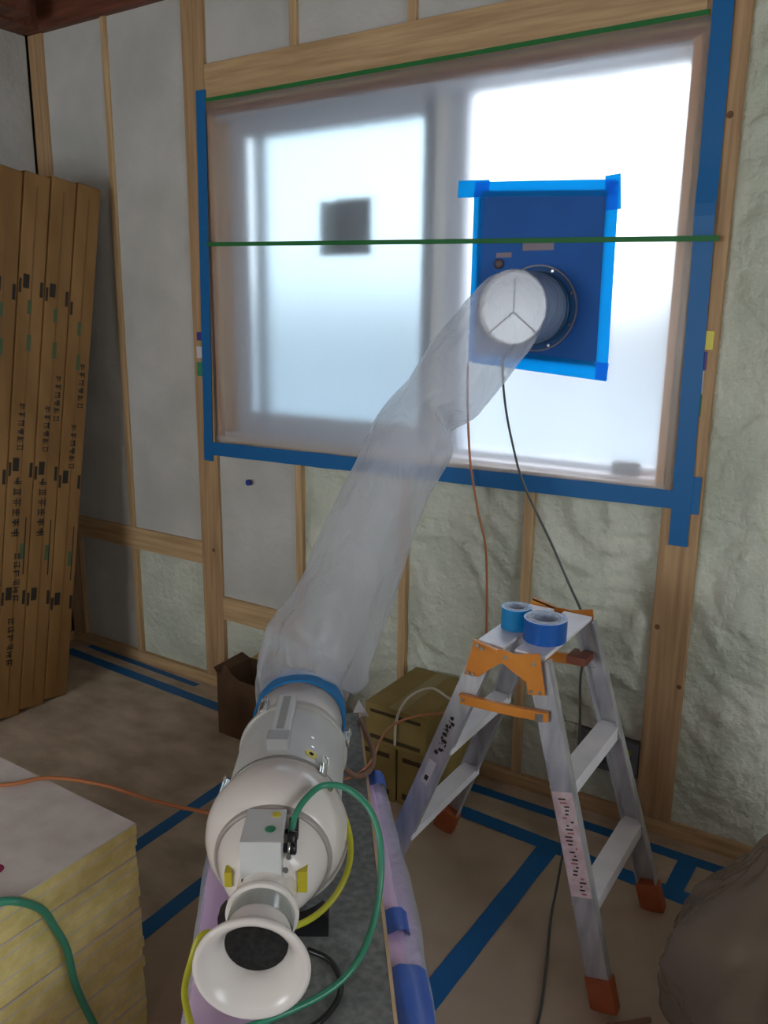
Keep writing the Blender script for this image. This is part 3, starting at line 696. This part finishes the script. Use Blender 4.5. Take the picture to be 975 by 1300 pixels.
# ------------------------------------------------------------------ step ladder
ld = thing('step_ladder', (1.61,-.545,0), 'small aluminium step ladder with orange hinges standing below the window', 'ladder')
ZT = .80
def rail(sx, sy):
    xf, yf = (1.298 if sx < 0 else 1.917), (-.752 if sy < 0 else -.336)
    xt, yt = (1.578 if sx < 0 else 1.706), (-.722 if sy < 0 else -.404)
    p0 = V((xf, yf, .035)); p1 = V((xt, yt, ZT-.01)); d = (p1-p0).normalized()
    n = V((0, sy, 0)); n = (n-d*n.dot(d)).normalized(); w = n.cross(d)
    L_ = (p1-p0).length; bm = B()
    obox(p0, w, n, d, (-.026,.026,-.002,.001,0,L_), bm=bm)          # web, open channel inwards
    obox(p0, w, n, d, (-.026,-.022,-.024,-.002,0,L_), bm=bm); obox(p0, w, n, d, (.022,.026,-.024,-.002,0,L_), bm=bm)
    r = obj('rail', bm, ALUL, ld)
    obj('rubber_foot', obox(V((xf,yf,0)), V((1,0,0)), V((0,1,0)), d, (-.034,.034,-.028,.022,0,.085), .008) if False else obox(p0, w, n, d, (-.031,.031,-.028,.005,-.032,.05), .005), REDBOOT, r)
    return p0, d, w, n, r
RL = {(sx,sy): rail(sx,sy) for sx in (-1,1) for sy in (-1,1)}
def railx(sx, sy, z):
    p0, d, *_ = RL[(sx,sy)]; return p0+d*((z-p0.z)/d.z)
for sx in (-1,1):
    for z in (.255, .52):
        a = railx(sx,-1,z); b = railx(sx,1,z); d = (b-a).normalized(); w = V((sx,0,0))
        bm = B(); obox(a, d, w, az, (.004,(b-a).length-.004,-.026,.026,-.004,.002), bm=bm)
        obox(a, d, w, az, (.004,(b-a).length-.004,.022,.026,-.035,-.004), bm=bm); obox(a, d, w, az, (.004,(b-a).length-.004,-.026,-.022,-.02,-.004), bm=bm)
        obj('tread', bm, TREAD, ld)
    x0, x1 = (1.552, 1.622) if sx < 0 else (1.648, 1.722)
    obj('top_plate', box(x0, x1, -.716, -.41, ZT-.006, ZT+.004, .002), TREAD, ld)
hl = [(1.556,.815),(1.618,.803),(1.640,.804),(1.636,.778),(1.613,.763),(1.568,.723),(1.532,.721)]
hr = [(1.619,.781),(1.637,.804),(1.66,.802),(1.716,.817),(1.723,.778),(1.734,.722),(1.694,.715),(1.689,.743),(1.654,.76),(1.631,.773)]
for y, s in ((-.729,-1),(-.397,1)):
    f = lambda u, v: V((u, y, v)); f2 = lambda u, v: V((u, y+s*.004, v))
    h1 = obj('hinge_plate', prism(hl, f, V((0,s*.0035,0))), ORANGE, ld); h2 = obj('hinge_plate', prism(hr, f2, V((0,s*.0035,0))), ORANGE, ld)
    obj('flange_lip', prism([(1.556,.815),(1.618,.803),(1.618,.799),(1.556,.811)], f, V((0,s*.012,0))), ORANGE, h1)
    for (u, v), hp in (((1.566,.802),h1),((1.578,.797),h1),((1.545,.730),h1),((1.557,.727),h1),((1.702,.724),h2),((1.722,.726),h2),((1.705,.79),h2),((1.637,.789),h2)):
        obj('rivet', disc(V((u, y+s*.0035, v)), V((0,s,0)), .0045, .006, 10), STEEL, hp)
    bar = obj('lock_bar', prism([(1.527,.674),(1.635,.678),(1.744,.687),(1.746,.662),(1.64,.652),(1.528,.647)], lambda u,v: V((u, y+s*.006, v)), V((0,s*.004,0))), ORANGE, ld)
    obj('bar_lip', prism([(1.527,.674),(1.635,.678),(1.744,.687),(1.744,.683),(1.635,.674),(1.527,.670)], lambda u,v: V((u, y+s*.010, v)), V((0,s*.008,0))), ORANGE, bar)
    obj('lock_catch', box(1.716, 1.735, y+(s*.010 if s < 0 else s*.006)-.004, y+s*.010+.004, .660, .682, .001, 1), STEEL, bar)
    obj('rivet', disc(V((1.536, y+s*.010, .66)), V((0,s,0)), .004, .003, 10), STEEL, bar)
for z in (.64,):
    obj('inner_brace', obox(railx(1,1,.70), V((-1,0,0)), V((0,-1,0)), az, (.0,.05,.01,.07,-.01,.01), .002), plain('brace_red', (.22,.06,.03), .5), ld)
# labels on the rails, with print strokes and handwriting
def raildecal(sx, sy, z, w0, w1, h, m, name, parent=None, off=.001):
    p0, d, w, n, r = RL[(sx,sy)]; q = railx(sx,sy,z)
    return obj(name, obox(q, w, n, d, (w0,w1,off,off+.0006,-h/2,h/2)), m, parent or r)
raildecal(1,-1,.385,-.024,.024,.245,PINKL,'rail_label')
random.seed(3)
for k in range(26):
    z = .275+.0085*k; c0 = random.uniform(-.018,.0)
    raildecal(1,-1,z,c0,c0+random.uniform(.004,.018),.0035,INK if k % 4 else plain('pink_ink', lin((180,110,110)), .6),'label_print',None,.0017)
raildecal(-1,-1,.44,-.008,.012,.07,PAPER,'rail_label'); raildecal(-1,-1,.425,-.004,.006,.014,INK,'label_print',None,.0017)
for k in range(9):
    z = .50+.0125*k
    for j in range(3):
        c0 = random.uniform(-.012,.004); raildecal(-1,-1,z+random.uniform(-.003,.003),c0,c0+random.uniform(.003,.012),random.choice((.0022,.008)),INK,'handwriting',None,.0011)
# tape rolls on top
def roll(c, R, h, mat, label):
    r = thing('tape_roll', c, label, 'tape roll')
    ri = R*.66
    t = obj('tape_winding', lathe(c, az, [(0,ri),(0,R),(h,R),(h,ri)], 56, hint=V((1,0,0)), close=True), mat, r)
    for p in t.data.polygons: p.use_smooth = False
    obj('cardboard_core', lathe(c, az, [(.0005,ri-.004),(.0005,ri),(h+.0005,ri),(h+.0005,ri-.004)], 48, hint=V((1,0,0)), close=True), TCOR, r)
    obj('side_label', lathe(c+az*(h), az, [(.0002,ri+.001),(.0012,ri+.002),(.0012,R-.008),(.0002,R-.007)], 48, hint=V((1,0,0))), TCOR, r)
    return r
roll(V((1.680,-.618,ZT+.0045)), .050, .052, plain('roll_blue', (.008,.11,.45), .3), 'deep blue tape roll with pale label on top of the step ladder')
roll(V((1.593,-.586,ZT+.0045)), .036, .052, plain('roll_cyan', (.01,.27,.62), .3), 'lighter cyan tape roll behind the deep blue roll on the ladder')

# ------------------------------------------------------------------ floor sheets and floor tapes
for r, lb in (((.86,1.568,-3.2,-.27), 'tan protective board on the floor under the blower stand'), ((1.572,2.9,-3.2,-.27), 'tan protective board on the floor under the ladder, right of the long tape')):
    tag(obj('floor_protection_board', box(r[0], r[1], r[2], r[3], .0003, .003), KRAFT), lb, 'floor board', 'floor protection boards')
def ftape(label, p0, p1, w, z=.0035, seed=0):
    bm = strip(p0, p1, w, 0, BLUE, .0007, .002, seed)
    for v in bm.verts: v.co = V((v.co.x, v.co.z, z-v.co.y))
    tag(obj('floor_tape', bm, BLUE), label, 'tape', 'blue tape lines on the floor')
ftape('narrow blue floor tape against the wall from the cartons to the window post', (-.80,-.018), (-.07,-.042), .030, .0005, 21)
ftape('blue floor tape parallel to the wall between cartons and open box', (-.84,-.108), (.20,-.140), .05, .0005, 22)
ftape('blue floor tape against the wall behind the step ladder', (1.20,-.088), (2.15,-.074), .04, .0005, 23)
ftape('blue floor tape crossing between the ladder feet along the wall', (1.27,-.232), (2.06,-.262), .055, .0034, 24)
ftape('long blue floor tape running from the wall tape past the wrapped packs', (1.593,-.24), (1.565,-1.35), .06, .0042, 25)
ftape('short blue floor tape joining the two wall tapes beside the debris bag', (1.955,-.07), (1.95,-.26), .05, .0042, 26)
ftape('blue floor tape left of the blower behind the foam board stack', (.562,-.50), (.575,-1.0), .045, .0005, 27)
ftape('blue floor tape between foam board stack and blower stand', (.858,-.85), (.868,-1.30), .05, .0036, 28)

# ------------------------------------------------------------------ hoses and cables
def hose(name, pts, r, m, label, n=8): tag(obj(name, tube(cr(pts, n), r, 10), m, smooth=True), label, 'hose' if 'hose' in name else 'cable')
hose('orange_hose', [(.30,-1.60,.506),(.55,-1.53,.506),(.737,-1.414,.506),(.80,-1.336,.507),(.902,-1.27,.49),(1.002,-1.225,.465),(1.095,-1.180,.448),(1.16,-1.14,.438),(1.22,-1.10,.437)], .0045, HORANGE, 'thin orange hose running from the foam board stack to the blower stand')
hose('orange_hose', [(1.268,-.905,.438),(1.31,-.855,.445),(1.300,-.770,.440),(1.22,-.60,.40),(1.16,-.44,.355),(1.18,-.335,.345),(1.26,-.30,.365),(1.30,-.20,.39),(1.274,-.07,.43),(1.257,-.035,.572),(1.244,-.035,.808),(1.211,-.035,.932),(1.175,-.028,1.078),(1.157,-.026,1.251),(1.152,-.026,1.39)], .0038, HORANGE, 'thin orange hose hanging down the wall from the duct panel to the boxes')
hose('grey_cable', [(1.345,-.16,1.452),(1.322,-.14,1.402),(1.325,-.12,1.293),(1.344,-.10,1.177),(1.397,-.12,1.056),(1.523,-.2,.915),(1.616,-.3,.843),(1.687,-.375,.785),(1.70,-.372,.70),(1.69,-.37,.616),(1.695,-.36,.455),(1.694,-.37,.331),(1.702,-.430,.2),(1.700,-.47,.06),(1.715,-.547,.009),(1.775,-.73,.008),(1.817,-.889,.008),(1.83,-1.1,.008)], .0035, HGREY, 'thin dark grey cable drooping from the duct panel over the ladder')
hose('green_hose', [(1.535,-1.375,.660),(1.526,-1.35,.684),(1.521,-1.315,.697),(1.525,-1.268,.702),(1.561,-1.245,.697),(1.614,-1.252,.681),(1.648,-1.267,.639),(1.673,-1.302,.585),(1.681,-1.34,.521),(1.670,-1.38,.468),(1.650,-1.44,.451),(1.61,-1.52,.449),(1.56,-1.58,.439)], .0058, HGREEN, 'green hose looping from the blower sensor box down onto the board')
hose('green_hose', [(.80,-1.80,.507),(.98,-1.71,.507),(1.06,-1.66,.5075),(1.100,-1.622,.506),(1.106,-1.575,.46),(1.107,-1.55,.40),(1.11,-1.533,.345),(1.112,-1.525,.27),(1.114,-1.511,.207),(1.118,-1.486,.12),(1.13,-1.46,.02)], .0075, HGREEN, 'thick green hose hanging over the front of the foam board stack')
hose('yellow_hose', [(1.432,-1.188,.672),(1.462,-1.190,.652),(1.516,-1.203,.622),(1.562,-1.235,.585),(1.584,-1.275,.552),(1.582,-1.322,.520),(1.553,-1.365,.492),(1.50,-1.41,.478),(1.445,-1.455,.485),(1.425,-1.485,.490),(1.425,-1.51,.457),(1.45,-1.55,.437),(1.52,-1.60,.437)], .0058, plain('yellow_hose', (.55,.55,.04), .35), 'yellow hose curving round the blower body and under its throat')
hose('brown_cable', [(1.275,-.93,.56),(1.305,-.91,.50),(1.325,-.87,.455),(1.318,-.80,.438),(1.27,-.72,.437),(1.15,-.60,.437)], .007, HBROWN, 'brown cable leaving the blower drum onto the grey board')
hose('black_hose', [(1.63,-1.55,.436),(1.67,-1.47,.436),(1.66,-1.40,.436),(1.61,-1.36,.436),(1.56,-1.36,.436)], .005, BLACK, 'black hose curled on the grey board beside the bell mouth')
hose('pale_cable', [(1.10,-.335,.22),(1.105,-.335,.31),(1.125,-.30,.375),(1.16,-.22,.385),(1.22,-.22,.37),(1.27,-.25,.378),(1.31,-.24,.33)], .0045, HWHITE, 'pale cable looping over the olive cardboard box')
hose('brown_cable', [(1.945,-.79,.010),(1.985,-.755,.010),(2.02,-.72,.010)], .006, HBROWN, 'short brown cable on the floor beside the front ladder foot')

# ------------------------------------------------------------------ debris bag
def bag():
    bm = B(); bmesh.ops.create_icosphere(bm, subdivisions=6, radius=1)
    for v in bm.verts:
        d = v.co.normalized(); a = math.atan2(d.y, d.x)
        hz = math.sqrt(max(0, 1-d.z*d.z))
        pleat = math.sin(a*9+3.5*noise.noise(d*1.7)+2.2*d.z)+.6*math.sin(a*17+4*noise.noise(d*2.3)-3*d.z)
        r = .96+.17*noise.noise(d*1.5+V((3,1,2)))+.08*noise.noise(d*3.3)+.028*pleat*hz*max(.25, min(1, d.z+.6))+.05*noise.noise(d*5+V((2,2,0)))+.025*noise.noise(d*10)
        nz = max(0, d.z); neck = nz**4
        p = V((d.x*.36*r*(1-.45*neck), d.y*.42*r*(1-.45*neck), d.z*.24*r))
        p.z += neck*.30+.05*math.sin(a*5+4*d.z)*neck; p.x += neck*.0; p.y += neck*.2
        p.z = max(p.z+.17, .004)
        v.co = p+V((2.40,-.62,0))
    return bm
tag(obj('debris_bag', bag(), BAG, smooth=True), 'crumpled brownish clear plastic debris bag on the floor at the right', 'bag')

# ------------------------------------------------------------------ work lamps hung from the ceiling behind the camera
for k, (x, y) in enumerate(((2.15,-3.6),(3.05,-3.4))):
    r = thing('work_lamp', (x, y, 2.25), 'bare bulb work lamp hanging in the middle of the ceiling' if k == 0 else 'bare bulb work lamp hanging towards the right wall', 'lamp', 'work lamps on the ceiling')
    obj('cord', tube([V((x,y,2.75)), V((x,y,2.37))], .004, 6), BLACK, r); obj('socket', lathe(V((x,y,2.31)), az, [(0,.018),(.05,.018),(.06,.008),(.06,0)], 16), BLACK, r, True)
    g, nt, p = nodes('lit_bulb'); p.inputs['Emission Color'].default_value = (1,.95,.88,1); p.inputs['Emission Strength'].default_value = 230
    obj('bulb', lathe(V((x,y,2.25)), az, [(0,.001),(.003,.014),(.015,.026),(.03,.03),(.045,.026),(.062,.016)], 20), g, r, True)
